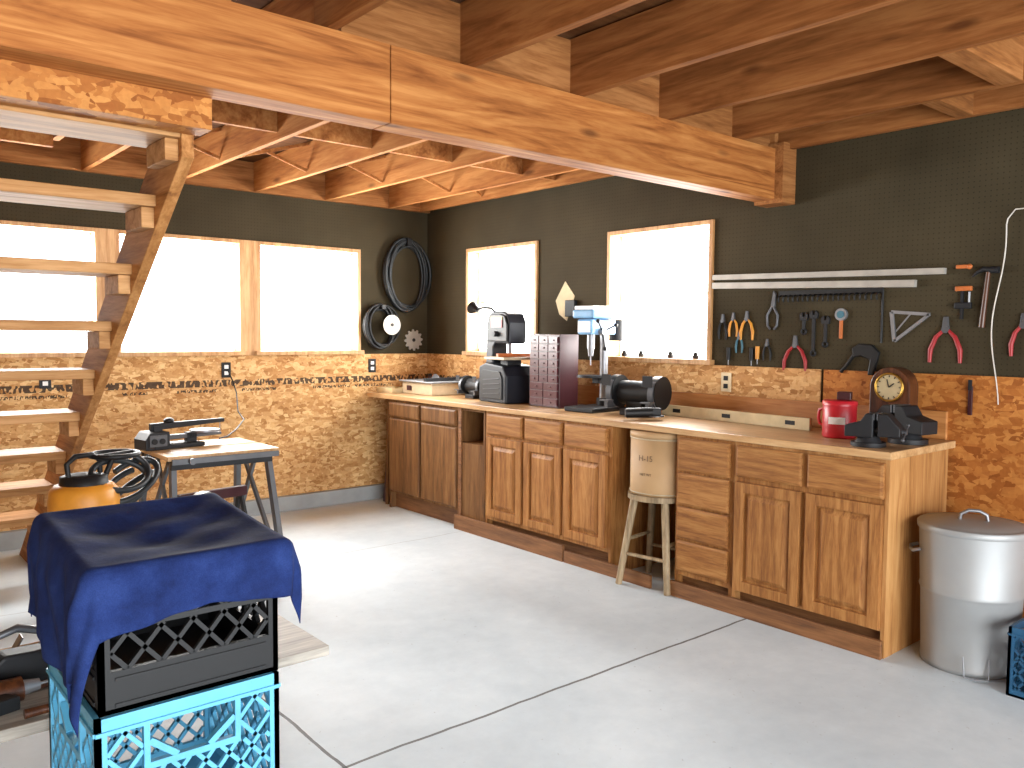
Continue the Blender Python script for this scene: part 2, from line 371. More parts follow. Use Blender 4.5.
# ---------------------------------------------------------------- worktop + cabinets
S("worktop","long continuous pale wood worktop along the pegboard wall","worktop",M().box(3.565,XB-.012,1.66,6.12,.895,.93),mTop,bevel=.004)
def door(m,x0,x1,z0,z1,raised=True):
    m.box(x0,x1,-.010,0,z0,z1)
    if raised:
        s_=.052
        m.box(x0,x0+s_,-.026,-.010,z0,z1); m.box(x1-s_,x1,-.026,-.010,z0,z1)
        m.box(x0+s_,x1-s_,-.026,-.010,z0,z0+s_); m.box(x0+s_,x1-s_,-.026,-.010,z1-s_,z1)
        m.fr(x0+s_+.010,x1-s_-.010,z0+s_+.010,z1-s_-.010,-.010,-.024,.026)
    else: m.fr(x0,x1,z0,z1,-.010,-.02,.006)
    return m
def cabinet(y,w,label,cols,mat,matH,zb=.10,zt=.893,side=None):
    e=T("base_cabinet",label,"cabinet",(3.60,y,0),RB)
    m=M(); t=.018; D=.60
    m.box(0,t,0,D,0,zt); m.box(w-t,w,0,D,0,zt); m.box(t,w-t,D-.01,D,zb,zt); m.box(t,w-t,0,D-.01,zb-.0,zb+.018); m.box(t,w-t,0,.02,zt-.03,zt)
    P(e,"body",m,side or mat)
    f_=M(); f_.box(t,w-t,0.001,.019,zb+.018,zt-.03); P(e,"face_frame",f_,mat)
    P(e,"toe_kick",M().box(t,w-t,.05,.068,0,zb-.002),mKick)
    for c in cols:
        kind,x0,x1,z0,z1=c
        if kind=='d': P(e,"door",door(M(),x0,x1,z0,z1),mat,.002)
        elif kind=='f': P(e,"door",door(M(),x0,x1,z0,z1,False),mat,.002)
        else: P(e,"drawer",M().box(x0,x1,-.016,0,z0,z1).fr(x0,x1,z0,z1,-.016,-.022,.012),matH,0)
    return e
cabinet(5.80,.95,"older flat-panel brown wood base cabinet with two doors",[('w',.02,.45,.755,.87),('w',.48,.93,.755,.87),('f',.02,.45,.15,.74),('f',.48,.93,.15,.74)],mOld,mOld,.13)
e=T("filler_cabinet","narrow brown wood cabinet with an open dark cubby","cabinet",(3.60,4.84,0),RB)
m=M(); m.box(0,.018,0,.6,0,.893); m.box(.282,.30,0,.6,0,.893); m.box(.018,.282,.59,.6,.1,.893); m.box(.018,.282,0,.59,.62,.64); m.box(.018,.282,0,.02,.1,.62); m.box(.018,.282,0,.59,.875,.893)
P(e,"body",m,mOld); P(e,"post",M().box(-.005,.03,-.010,-.001,0,.89),mKick,.002)
cols=[]
for a,b in ((.03,.40),(.43,.78),(.81,1.17)): cols+= [('w',a,b,.735,.875),('d',a,b,.16,.715)]
cabinet(4.53,1.20,"oak base cabinet with three drawers over three raised-panel doors",cols,mOak,mOakH,.13)
S("toe_board","loose wood board leaning along the cabinet foot","board",M().box(.0,1.15,-.035,-.012,0,.105),mKick,(3.60,4.86,0),RB,.002)
S("toe_board","second shorter board butted along the cabinet foot","board",M().box(.0,.70,-.032,-.010,0,.075),mKick,(3.60,4.03-.33,0),RB,.002)
cabinet(2.85,.37,"narrow oak drawer base with four stacked drawers",[('w',.02,.35,.70,.875),('w',.02,.35,.515,.685),('w',.02,.35,.33,.50),('w',.02,.35,.15,.315)],mOak,mOakH,.12)
cabinet(2.478,.80,"oak base cabinet with raised-panel doors and bare plywood end",[('w',.02,.385,.715,.875),('w',.415,.78,.715,.875),('d',.02,.385,.13,.69),('d',.415,.78,.13,.69)],mOak,mOakH,.12,side=mSide)
S("toe_board","wood skirting board running along the cabinet foot","board",M().box(0,1.18,-.03,-.008,0,.085),mKick,(3.60,2.86,0),RB,.002)
S("backsplash_board","plain orange board standing along the back of the worktop","board",M().box(XB-.033,XB-.013,1.70,4.9,.931,1.07),mBack,(0,0,0),0,.002)
S("leaning_board","dark red-brown board leaning between the cabinet and the wall","board",M().bar((0,0,0.01),(.03,.05,.86),.07,.02),mMar,(3.66,5.95,0),RB)
S("leaning_board","slim weathered stick leaning between the cabinet and the wall","board",M().bar((0,0,0.01),(-.03,.04,.88),.03,.02),mOld,(3.62,5.87,0),RB)
# ---------------------------------------------------------------- wooden stool + drum
e=T("wooden_stool","weathered four-legged wooden stool in the gap under the worktop","stool",(3.69,3.045,0),RB+.15)
P(e,"seat",M().cyl((0,0,.50),(0,0,.53),.178,n=28),mStool,.004)
for a,b in((-1,-1),(1,-1),(1,1),(-1,1)):
    P(e,"leg",M().cyl((a*.16,b*.16,0),(a*.10,b*.10,.50),.019,.023,10),mStool)
for a,b,c,d,z in((-1,-1,1,-1,.18),(-1,1,1,1,.18),(-1,-1,-1,1,.26),(1,-1,1,1,.26)):
    q=z/.5; kx=.16-.06*q; ky=.16-.06*q; P(e,"rung",M().cyl((a*kx,b*ky,z),(c*kx,d*ky,z),.011,n=8),mStool)
e=T("fibre_drum","round straight-sided tan cardboard drum with faint stamps on the stool","drum",(3.72,3.045,.531),RB+.15)
P(e,"body",M().lathe([(0,0),(.183,0),(.185,.008),(.185,.335),(.177,.335),(.177,.325)],40),mTan)
P(e,"lid",M().lathe([(.186,.325),(.189,.325),(.189,.354),(0,.355)],40),mTan,label="tan drum lid")
for z in(.012,.318): P(e,"hoop",M().ring((0,0,z),.186,.004,'z',40,6),mBeige,label="metal hoop")
for s_,z,q in (("H-15",.21,.045),("NET WT",.12,.02)): text(e,s_,q,mInk,(.0,-.1865,z))
S("black_paint_tin","small black tin on the floor behind the stool","tin",M().cyl((0,0,0),(0,0,.13),.06,n=22).cyl((0,0,.13),(0,0,.14),.052,n=22),mBlack,(4.05,3.05,0))
# ---------------------------------------------------------------- trash can
e=T("galvanised_trash_can","lidded galvanised metal trash can beside the cabinet end","trash can",(3.86,1.425,0),RB+.5)
pr=[(0,.012),(.185,.012),(.188,0),(.192,.0),(.194,.02),(.19,.03),(.20,.32),(.203,.325),(.207,.335),(.203,.345),(.214,.605)]
P(e,"body",M().lathe(pr,44),mGalv)
P(e,"lid",M().lathe([(.219,.592),(.222,.598),(.222,.617),(.217,.622),(.20,.618),(.19,.624),(.10,.634),(0,.636)],44),mGalv)
P(e,"lid_handle",M().tube([(-.055,0,.632),(-.05,0,.660),(-.02,0,.676),(.02,0,.676),(.05,0,.660),(.055,0,.632)],.008),mSteel)
for s_ in(-1,1):
    P(e,"side_handle",M().tube([(s_*.209,-.055,.50),(s_*.240,-.05,.49),(s_*.245,0,.488),(s_*.240,.05,.49),(s_*.209,.055,.50)],.008),mSteel)
P(e,"bail_wire",M().tube([(-.05,-.206,.09),(-.045,-.225,.01),(0,-.23,.006),(.045,-.225,.01),(.05,-.206,.09)],.003),mSteel)
# ---------------------------------------------------------------- crates
def clipline(x0,x1,z0,z1,c,s_):
    pts=[]
    for x in(x0,x1):
        z=c-s_*x
        if z0-1e-9<=z<=z1+1e-9: pts.append((x,z))
    for z in(z0,z1):
        x=(c-z)/s_
        if x0-1e-9<x<x1+1e-9: pts.append((x,z))
    if len(pts)<2:return None
    pts.sort(); a,b=pts[0],pts[-1]
    return (a,b) if math.dist(a,b)>.012 else None
def crate(label,locn,w,d,h,mat,style,rz=0):
    e=T("milk_crate",label,"crate",locn,rz)
    t=.012
    P(e,"base",M().box(-w/2,w/2,-d/2,d/2,0,.01),mat)
    for k_ in range(4):
        L=(w if k_%2==0 else d); off=(d if k_%2==0 else w)/2
        m=M(); m.T=Matrix.Rotation(k_*pi/2,4,'Z')@Matrix.Translation((0,-off,0))
        a=-L/2; b=L/2
        m.box(a,b,0,t,h-.03,h); m.box(a,b,-.004,t,h-.034,h-.026); m.box(a,a+.022,0,t,0,h-.03); m.box(b-.022,b,0,t,0,h-.03)
        if style=='open':
            m.box(a+.022,b-.022,0,t,0,.03)
            hw=.088; z2=h-.115
            m.box(-hw-.012,-hw,-.003,t,z2,h-.03); m.box(hw,hw+.012,-.003,t,z2,h-.03)
            m.bar((-hw,t/2,z2+.045),(-hw+.055,t/2,z2),.013,t+.003); m.bar((hw,t/2,z2+.045),(hw-.055,t/2,z2),.013,t+.003)
            m.box(-hw-.012,hw+.012,-.002,t,z2-.014,z2)
            rects=[(a+.022,-hw-.012,z2-.014,h-.03,.085),(hw+.012,b-.022,z2-.014,h-.03,.085),(a+.022,b-.022,.03,z2-.014,.058)]; bw=.009
        else:
            m.box(a+.022,b-.022,0,t,0,.085); m.box(a+.03,b-.03,-.003,0,.012,.02); m.box(a+.03,b-.03,-.003,0,.066,.072)
            m.box(a+.022,b-.022,0,t,h-.12,h-.108)
            rects=[(a+.022,b-.022,.085,h-.12,.075),(a+.022,b-.022,h-.108,h-.03,.075)]; bw=.009
        for x0,x1,z0,z1,sp in rects:
            for s_ in(1,-1):
                sl=s_*1.15
                cs=[z0+sl*x0,z1+sl*x1,z0+sl*x1,z1+sl*x0]; c=min(cs)+sp*.5
                while c<max(cs):
                    q=clipline(x0,x1,z0,z1,c,sl)
                    if q: m.bar((q[0][0],t/2,q[0][1]),(q[1][0],t/2,q[1][1]),bw,t*.8)
                    c+=sp
        P(e,"side",m,mat)
    return e
CX,CY=.588,1.93
crate("bright blue plastic milk crate at the bottom of the stack",(CX,CY,0),.38,.42,.334,mBlue,'open')
crate("bright blue plastic milk crate with diagonal lattice under a black crate",(CX,CY,.335),.38,.42,.334,mBlue,'open')
crate("black plastic milk crate under a dark blue cloth",(CX+.007,CY+.005,.67),.372,.41,.285,mBlack,'solid')
crate("deep blue plastic crate beside the metal trash can",(3.80,1.025,0),.36,.33,.28,mBlue2,'open')
def cloth():
    hw,hd,zt=.194,.214,.966
    ext={'l':.27,'r':.13,'f':.125,'b':.12}
    n=96; vs=[];fs=[]
    sx0,sx1=-hw-ext['l'],hw+ext['r']; sy0,sy1=-hd-ext['f'],hd+ext['b']
    def lift(cx,cy): return .034*max(0,(cy+hd)/(2*hd))**1.2
    for j in range(n+1):
        for i in range(n+1):
            sx=sx0+(sx1-sx0)*i/n; sy=sy0+(sy1-sy0)*j/n
            if sy<-hd: sy=-hd+(sy+hd)*(.92+.35*max(0,(.02-sx))/.25+ .35*max(0,sx-.1)/.2+.05*math.sin(sx*17))
            if sx<-hw: sx=-hw+(sx+hw)*(1-.12*max(0,(sy+.05))/.3)
            cx=max(-hw,min(hw,sx)); cy=max(-hd,min(hd,sy))
            ox,oy=sx-cx,sy-cy; s_=math.hypot(ox,oy)
            if s_<1e-6:
                u=max(0,1-(cx/hw)**2); w=max(0,1-(cy/hd)**2); q=u*w
                z=zt+.004-.020*q+(.0035*math.sin(24*cx+16*cy)+.003*math.sin(44*cy-19*cx))*q**.5+lift(cx,cy)
                vs.append((cx,cy,z)); continue
            dx,dy=ox/s_,oy/s_; r=.018
            th=min(s_/r,pi/2); out=r*math.sin(th); down=r*(1-math.cos(th))+max(0,s_-r*pi/2)
            k_=max(0,s_-.015)
            ph=cx*28+cy*24+2.0*math.atan2(dy,dx)
            wob=(.008*math.sin(ph)+.005*math.sin(2.3*ph+k_*25))*min(1,k_/.08)
            flare=.012*k_+.014*min(1,k_/.07)+wob+(.04*k_*abs(2*dx*dy))
            vs.append((cx+dx*(out+flare+.001),cy+dy*(out+flare+.001),zt+.004+lift(cx,cy)-down*.97))
    W=n+1
    fs=[(j*W+i,j*W+i+1,(j+1)*W+i+1,(j+1)*W+i) for j in range(n) for i in range(n)]
    m=M().add(vs,fs,True); o=S("denim_cloth","dark blue denim cloth draped over a black crate","cloth",m,mDenim,(CX+.007,CY+.005,0))
    sd=o.modifiers.new("solid",'SOLIDIFY'); sd.thickness=.003; sd.offset=1
cloth()
# ---------------------------------------------------------------- worn grey bench behind the crates
zb=.50
e=T("low_work_bench","low bench with worn grey-white top and crowded dark tools","bench",(.4,2.43,0))
m=M(); m.box(-1.1,.75,-.24,.16,zb-.03,zb); P(e,"bench_top",m,mBoard,.003)
for x in(-1.0,-.15):
    for y in(-.15,.08): P(e,"leg",M().box(x,x+.06,y-.03,y+.03,0,zb-.031),mBlock)
zc=zb+.001
def hplane(label,l,rz):
    e=T("hand_plane",label,"hand plane",l,rz)
    P(e,"sole",M().box(-.09,.09,-.022,.022,0,.022),mDark,.003); P(e,"knob",M().lathe([(.010,.02),(.012,.03),(.019,.045),(.016,.062),(0,.066)],16,(.065,0,0)),mClock)
    P(e,"tote",M().prism([(-.08,.02),(-.045,.02),(-.05,.05),(-.065,.085),(-.085,.08),(-.075,.05)],-.009,.009,'y'),mClock,.003); P(e,"blade",M().bar((-.03,0,.02),(.01,0,.09),.04,.004,(1,0,0)),mSteel)
e=T("wooden_tool_box","shallow open wooden box of small dark tools on the bench","tool box",(.42,2.53,zc),.0)
m=M(); m.box(-.16,.16,-.055,.055,0,.012); m.box(-.16,.16,-.055,-.045,.012,.06); m.box(-.16,.16,.045,.055,.012,.06); m.box(-.16,-.148,-.045,.045,.012,.06); m.box(.148,.16,-.045,.045,.012,.06); P(e,"box",m,mTread,.002)
hplane("old metal hand plane standing in a wooden box",(.40,2.53,zc+.013),.0)
e=T("spray_can","small gold spray can with black cap in a wooden box","can",(.53,2.53,zc+.013)); P(e,"can",M().cyl((0,0,0),(0,0,.12),.026,n=20),mBrass); P(e,"cap",M().cyl((0,0,.12),(0,0,.145),.018,n=16),mBlack)
e=T("belt_sander","dark belt sander with grey handle sitting on the bench","sander",(.40,2.41,zc),.15)
P(e,"body",M().prism([(-.11,.02),(.10,.02),(.11,.05),(.07,.10),(-.06,.11),(-.11,.07)],-.035,.035,'y'),mDark,.008)
P(e,"belt",M().prism([(-.12,.008),(-.11,0),(.10,0),(.115,.02),(.10,.03),(-.11,.03)],-.03,.03,'y'),mClock,.002); P(e,"handle",M().tube([(-.07,0,.10),(-.08,0,.15),(-.02,0,.165),(.05,0,.14),(.06,0,.10)],.011),mGrey)
e=T("power_drill","dark brown corded drill lying on the worn bench","drill",(.33,2.30,zc),.1)
P(e,"body",M().cyl((-.10,0,.045),(.04,0,.045),.034,.030,18).ball((-.10,0,.045),.034),mClock)
P(e,"chuck",M().cyl((.04,0,.045),(.08,0,.045),.02,.014,14).cyl((.08,0,.045),(.12,0,.045),.004,n=8),mSteel)
P(e,"grip",M().prism([(-.05,-.02),(0,-.03),(.02,-.07),(-.04,-.08)],.02,.055,'z'),mBlack,.004)
e=T("steel_clamp","small dark steel screw clamp lying on the bench","clamp",(.20,2.45,zc),.4)
P(e,"frame",M().box(-.08,.08,-.01,.01,0,.02).box(-.08,-.06,-.01,.06,0,.02).box(.06,.08,-.01,.06,0,.02),mDark,.002); P(e,"screw",M().cyl((-.12,.045,.01),(.03,.045,.01),.006,n=8),mSteel)
e=T("chisel","wood-handled chisel lying on the worn bench","chisel",(.36,2.215,zc),.03)
P(e,"handle",M().cyl((0,0,.014),(.08,0,.014),.012,.010,12),mClock); P(e,"blade",M().box(.08,.15,-.008,.008,.010,.014),mSteel)
S("wood_offcut","small weathered wood offcut lying on the bench","wood block",M().box(-.05,.05,-.03,.03,0,.035),mBlock,(.72,2.40,zc),.5,.002)
e=T("screw_jar","small grey lidded jar of screws on the worn bench","jar",(.68,2.53,zc)); P(e,"body",M().lathe([(0,0),(.032,0),(.035,.01),(.035,.07),(.028,.08)],20),mDull); P(e,"lid",M().lathe([(.031,.08),(.031,.1),(0,.1)],20),mBlack)
# ---------------------------------------------------------------- shop vacuum
e=T("shop_vacuum","low orange-yellow shop vacuum under looping black hose and handles","vacuum",(.90,3.98,0),.4)
P(e,"tank",M().lathe([(0,.06),(.12,.06),(.135,.10),(.138,.50),(.13,.56),(0,.56)],28),mBlack)
P(e,"motor_head",M().lathe([(.142,.56),(.145,.68),(.138,.73),(.12,.752),(.07,.765),(0,.768)],28),mYel,)
P(e,"top_cover",M().lathe([(.10,.755),(.095,.79),(.06,.80),(0,.802)],24),mBlack)
for dx,dz,r0,ph in ((.14,.76,.14,0),(.20,.72,.13,1.2),(.20,.67,.12,2.3)):
    hp=[]
    for i in range(44):
        t=i/43*2*pi*1.12; hp.append((dx+r0*math.cos(t+ph),-.06+r0*.45*math.sin(t+ph),dz+.07*math.sin(t+ph*1.7)+.001*i))
    P(e,"hose",M().tube(hp,.014,10),mHose)
P(e,"carry_handle",M().tube([(-.07,0,.77),(-.08,0,.85),(-.04,0,.88),(.04,0,.88),(.08,0,.85),(.08,0,.77)],.012,10),mBlack)
P(e,"steering_ring",M().ring((.14,-.02,.87),.10,.012,'z',28,8).cyl((.04,-.02,.87),(.24,-.02,.87),.010,n=8).cyl((.14,-.02,.87),(.08,-.02,.76),.012,n=8),mBlack)
for k_ in range(4):
    t=k_*pi/2+pi/4; P(e,"caster",M().cyl((.12*math.cos(t)-.012,.12*math.sin(t),.03),(.12*math.cos(t)+.012,.12*math.sin(t),.03),.03,n=16).box(.12*math.cos(t)-.01,.12*math.cos(t)+.01,.12*math.sin(t)-.01,.12*math.sin(t)+.01,.03,.075),mBlack)
e=T("tool_stand","small black steel tool stand with four straight legs","stand",(1.36,3.66,0),.3)
P(e,"top",M().box(-.14,.14,-.12,.12,.46,.48),mBlack,.003)
for a in(-1,1):
    for b in(-1,1): P(e,"leg",M().box(a*.11-.015,a*.11+.015,b*.09-.015,b*.09+.015,0,.459),mBlack)
e=T("mitre_saw","small dark mitre saw with grey blade guard on the stand","saw",(1.36,3.66,.481),.3)
P(e,"base",M().box(-.13,.13,-.11,.11,0,.04).cyl((0,0,.04),(0,0,.05),.10,n=28),mDark)
P(e,"blade_guard",M().cyl((-.05,-.015,.15),(-.05,.03,.15),.09,n=32),mGrey,.004); P(e,"motor",M().cyl((-.05,.035,.16),(-.05,.11,.16),.05,n=20),mBlack); P(e,"pivot",M().box(.04,.09,-.01,.03,.04,.15),mDark)
# ---------------------------------------------------------------- folding work table + scroll saw
e=T("folding_work_table","folding workbench with pale wood top and metal legs","table",(1.75,4.82,0))
m=M(); m.box(-.32,.31,-.30,-.01,.735,.76); m.box(-.32,.31,.01,.30,.735,.76); P(e,"table_top",m,mTop,.003)
for a,b in((-.27,-.24),(.24,.27)): P(e,"apron",M().box(-.29,.28,a,b,.68,.734),mDark)
for sx in(-1,1):
    for sy in(-1,1):
        P(e,"leg",M().bar((sx*.27,sy*.22,.72),(sx*.31,sy*.36,.0),.050,.028,(1,0,0)).bar((sx*.25,sy*-.10,.70),(sx*.28,sy*.345,.10),.032,.016,(1,0,0)),mGrey)
    P(e,"brace",M().bar((sx*.30,-.33,.18),(sx*.30,.33,.18),.04,.018,(1,0,0)),mGrey)
for sy in(-1,1): P(e,"foot_rail",M().box(-.29,.29,sy*.345-.012,sy*.345+.012,.08,.13),mGrey,.002)
P(e,"clamp_rail",M().box(-.30,.30,-.315,-.301,.715,.745).cyl((-.2,-.34,.73),(-.2,-.315,.73),.018,n=12),mGrey)
e=T("scroll_saw","grey bench scroll saw with long arm and front switch panel","scroll saw",(1.56,4.90,.761),.15)
P(e,"base",M().box(-.12,.18,-.08,.08,0,.025).prism([(-.17,0),(-.03,0),(-.03,.10),(-.14,.10),(-.17,.06)],-.075,.075,'y'),mDark,.006)
P(e,"switch_panel",M().box(-.15,-.05,-.082,-.076,.02,.085),mGrey,.001)
for x in(-.125,-.08): P(e,"dial",M().cyl((x,-.09,.05),(x,-.082,.05),.016,n=16),mBlack)
P(e,"upper_arm",M().prism([(-.11,.105),(.34,.125),(.34,.148),(-.11,.145)],-.018,.018,'y'),mDark,.004)
P(e,"lower_arm",M().prism([(-.05,.045),(.32,.05),(.32,.066),(-.05,.075)],-.018,.018,'y'),mGrey,.004)
P(e,"saw_table",M().cyl((.22,0,.078),(.22,0,.088),.085,n=28),mSteel)
P(e,"blade",M().box(.315,.32,-.001,.001,.05,.13),mSteel); P(e,"column",M().box(-.10,-.05,-.025,.025,.095,.13),mDark)
P(e,"support",M().box(.10,.16,-.018,.018,.025,.08),mDark)
P(e,"work_light",M().ball((-.0,.0,.155),.03,.03,.018),mBlack)
S("extension_cable","black power cable hanging from a wall outlet to the table","cable",M().tube([(2.41,6.185,1.14),(2.42,6.12,1.06),(2.40,6.0,.98),(2.33,5.8,.86),(2.25,5.5,.83),(2.10,5.25,.80),(1.98,5.10,.775),(1.92,5.08,.768)],.005,8),mBlack)
e=T("folding_sawhorse","dark folding sawhorse stored under the work table","sawhorse",(1.78,4.82,0),.2)
P(e,"rail",M().box(-.22,.22,-.02,.02,.44,.50),mMar,.004)
for sx in(-1,1):
    for sy in(-1,1): P(e,"leg",M().bar((sx*.18,sy*.015,.44),(sx*.20,sy*.13,0),.03,.015,(1,0,0)),mDark)
e=T("tool_case","small yellow plastic case on the floor behind the work table","case",(1.66,5.40,0),.3)
P(e,"case",M().box(-.14,.14,-.06,.06,0,.20),mYel,.02); P(e,"handle",M().tube([(-.05,0,.195),(-.045,0,.225),(.045,0,.225),(.05,0,.195)],.008),mBlack)
e=T("tool_case","black plastic tool case standing on the floor behind the work table","case",(1.98,5.46,0),-.1)
P(e,"case",M().box(-.15,.15,-.07,.07,0,.26),mBlack,.015); P(e,"handle",M().tube([(-.05,0,.255),(-.045,0,.29),(.045,0,.29),(.05,0,.255)],.009),mGrey)
e=T("paint_bucket","grey lidded paint bucket on the floor by the stairs","bucket",(1.22,4.32,0),.2)
P(e,"body",M().lathe([(0,0),(.11,0),(.125,.28),(.13,.285),(.13,.30),(.12,.30)],28),mDull); P(e,"lid",M().lathe([(.133,.296),(.133,.315),(0,.318)],28),mBlack); P(e,"bail",M().tube([(-.128,0,.26),(-.12,-.08,.20),(0,-.14,.16),(.12,-.08,.20),(.128,0,.26)],.004,6),mSteel)
# ---------------------------------------------------------------- wall A items
def hose(name,label,x,z,Rr,rz_,n,r,mat,y):
    e=T(name,label,"hose",(x,y,z)); m=M(); pts=[]
    for i in range(n*30):
        t=2*pi*i/30; kx=Rr*(1-.16*math.sin(i/61.)**2)+.012*math.sin(i*.07); pts.append((kx*math.cos(t)+.02*math.sin(i*.05),-.018-.05*(.5+.5*math.sin(i*.033)),rz_*(1-.14*math.cos(i/47.)**2)*math.sin(t)+.014*math.sin(i*.04)))
    P(e,"hose_loops",m.tube(pts,r,8),mat); P(e,"tie",M().box(-.02,.02,-.10,0,rz_*.82,rz_*1.04),mBlack,.003); return e
hose("coiled_hose","large coil of dark rubber hose hung on the pegboard",4.0,1.93,.215,.31,10,.012,mHose,YA)
hose("coiled_cable","smaller coil of black cable hung under the larger coil",3.74,1.48,.15,.185,8,.011,mBlack,YA)
e=T("circular_saw_guard","white steel circular blade hung in front of a cable coil","saw blade",(3.80,YA-.12,1.50))
P(e,"disc",M().cyl((0,-.008,0),(0,0,0),.085,n=30),mDull); P(e,"hub",M().cyl((0,-.014,0),(0,.12,0),.014,n=16),mBlack)
pl=[]
for i in range(48):
    r=.095 if i%4<2 else .076; pl.append((r*math.cos(2*pi*i/48),r*math.sin(2*pi*i/48)))
e=T("toothed_saw_blade","small steel blade with coarse teeth hung on the pegboard","saw blade",(4.10,YA,1.37))
P(e,"blade",M().prism(pl,-.008,-.0,'y'),mDull); P(e,"hub",M().cyl((0,-.012,0),(0,-.008,0),.016,n=14),mDark)
def outlet(locn,rz,label,mat):
    e=T("wall_outlet",label,"outlet",locn,rz)
    P(e,"plate",M().box(-.036,.036,-.008,0,-.058,.058),mat,.003)
    for z in(-.024,.024): P(e,"socket",M().box(-.016,.016,-.011,-.008,z-.014,z+.014),mBlack if mat is mIvory else mWhite,.002)
outlet((1.18,YA-.012,1.10),0,"dark duplex power outlet on the OSB wall",mBlack)
outlet((2.40,YA-.012,1.14),0,"dark duplex power outlet on the OSB wall",mBlack)
outlet((3.67,YA-.012,1.15),0,"dark duplex power outlet on the OSB wall",mBlack)
outlet((XB-.012,2.99,1.15),RB,"ivory duplex power outlet above the worktop",mIvory)
# ---------------------------------------------------------------- worktop items
Z=.931
e=T("tabletop_tile_saw","low beige tabletop saw with flat steel table","saw",(3.93,5.62,Z),RB)
P(e,"base",M().box(-.24,.20,-.17,.17,0,.10),mBeige,.008); P(e,"saw_table",M().box(-.26,.22,-.19,.19,.10,.112),mSteel,.002)
P(e,"blade",M().cyl((0,-.002,.11),(0,.002,.11),.055,n=28),mGrey); P(e,"rip_fence",M().box(.10,.13,-.19,.19,.112,.14),mDark); P(e,"switch",M().box(-.16,-.10,-.178,-.17,.03,.07),mMar)
S("cardboard_tray","shallow cardboard tray of small parts on the worktop","tray",M().box(-.12,.12,-.09,.09,0,.008).box(-.12,.12,-.09,-.084,.008,.04).box(-.12,.12,.084,.09,.008,.04).box(-.12,-.114,-.084,.084,.008,.04).box(.114,.12,-.084,.084,.008,.04),mPaper,(3.75,5.98,Z),RB)
e=T("screw_clamp","small black clamp standing on the worktop","clamp",(4.12,5.24,Z),RB)
P(e,"frame",M().box(-.03,.03,-.02,.02,0,.02).box(-.03,-.015,-.02,.02,.02,.14).box(-.03,.04,-.02,.02,.12,.14),mBlack,.003); P(e,"screw",M().cyl((.03,0,.06),(.03,0,.12),.006,n=8),mSteel)
for i,(x,y,c_,l_) in enumerate(((4.10,5.95,mMar,"small dark red bottle at the back of the worktop"),(4.12,5.14,mWhite,"small white bottle at the back of the worktop"),(4.14,4.44,mBlack,"small black bottle at the back of the worktop"))):
    e=T("small_bottle",l_,"bottle",(x,y,Z)); P(e,"body",M().lathe([(0,0),(.03,0),(.032,.01),(.032,.09),(.014,.115),(.014,.13),(0,.13)],18),c_); P(e,"cap",M().cyl((0,0,.13),(0,0,.15),.015,n=14),mBlack)
def grinder(label,locn,rz,s=1.0,mat=mDark):
    e=T("bench_grinder",label,"grinder",locn,rz)
    P(e,"base",M().box(-.07*s,.07*s,-.08*s,.08*s,0,.04*s),mat,.006)
    P(e,"motor",M().cyl((-.10*s,0,.12*s),(.10*s,0,.12*s),.065*s,n=26).box(-.05*s,.05*s,-.045*s,.045*s,.04*s,.09*s),mat,.004)
    for q in(-1,1):
        P(e,"wheel_guard",M().cyl((q*.11*s,0,.125*s),(q*.155*s,0,.125*s),.09*s,n=28),mat,.003)
        P(e,"grinding_wheel",M().cyl((q*.116*s,-.012*s,.12*s),(q*.149*s,-.012*s,.12*s),.086*s,n=28),mGrey,.002)
        P(e,"tool_rest",M().box(q*.13*s-.03*s,q*.13*s+.03*s,-.14*s,-.09*s,.075*s,.083*s).box(q*.13*s-.01*s,q*.13*s+.01*s,-.12*s,-.05*s,.04*s,.075*s),mGrey)
        P(e,"eye_shield",M().box(q*.13*s-.03*s,q*.13*s+.03*s,-.12*s,-.117*s,.16*s,.22*s),mDark)
grinder("small grey bench grinder between the tray and the band saw",(3.93,5.08,Z),RB,.8)
grinder("large black bench grinder on the worktop under the window",(3.95,3.44,Z),RB+.15,1.15,mBlack)
e=T("band_saw","dark navy-black bench band saw with red and gold label","band saw",(3.90,4.66,Z),RB-.1)
P(e,"base",M().prism([(-.19,0),(.17,0),(.17,.20),(.13,.27),(-.10,.29),(-.19,.26)],-.13,.13,'y'),mNavy,.014)
P(e,"base_door",M().prism([(-.15,.03),(.13,.03),(.13,.18),(.10,.23),(-.12,.24),(-.15,.21)],-.139,-.131,'y'),mBlack,.006)
for i in range(4): P(e,"vent_rib",M().bar((-.11,-.142,.06+i*.035),(.10,-.142,.075+i*.035),.004,.006),mGrey)
P(e,"saw_table",M().box(-.07,.19,-.16,.12,.315,.335),mBeige,.003); P(e,"trunnion",M().box(0,.09,-.06,.06,.26,.316),mDark)
P(e,"fence",M().box(.09,.12,-.16,.12,.335,.36),mOrange,.002)
P(e,"frame",M().prism([(-.19,.25),(-.09,.27),(-.09,.40),(-.06,.43),(.12,.43),(.125,.58),(.09,.645),(.03,.665),(-.09,.665),(-.15,.64),(-.175,.58)],-.07,.08,'y'),mNavy,.012)
P(e,"upper_door",M().prism([(-.14,.445),(.11,.445),(.11,.57),(.08,.63),(.02,.645),(-.08,.645),(-.13,.62),(-.145,.57)],-.085,-.071,'y'),mBlack,.006)
P(e,"brand_badge",M().box(-.085,.055,-.092,-.0865,.545,.60),mRed,label="red label panel"); P(e,"badge_stripe",M().box(-.085,.055,-.092,-.0865,.603,.622),mBrass,label="gold stripe")
P(e,"knob",M().cyl((-.02,-.115,.50),(-.02,-.086,.50),.020,n=18),mDark)
P(e,"blade_guide",M().box(.03,.055,-.03,.0,.36,.43),mSteel); P(e,"blade",M().box(.041,.044,-.018,-.012,.28,.41),mSteel)
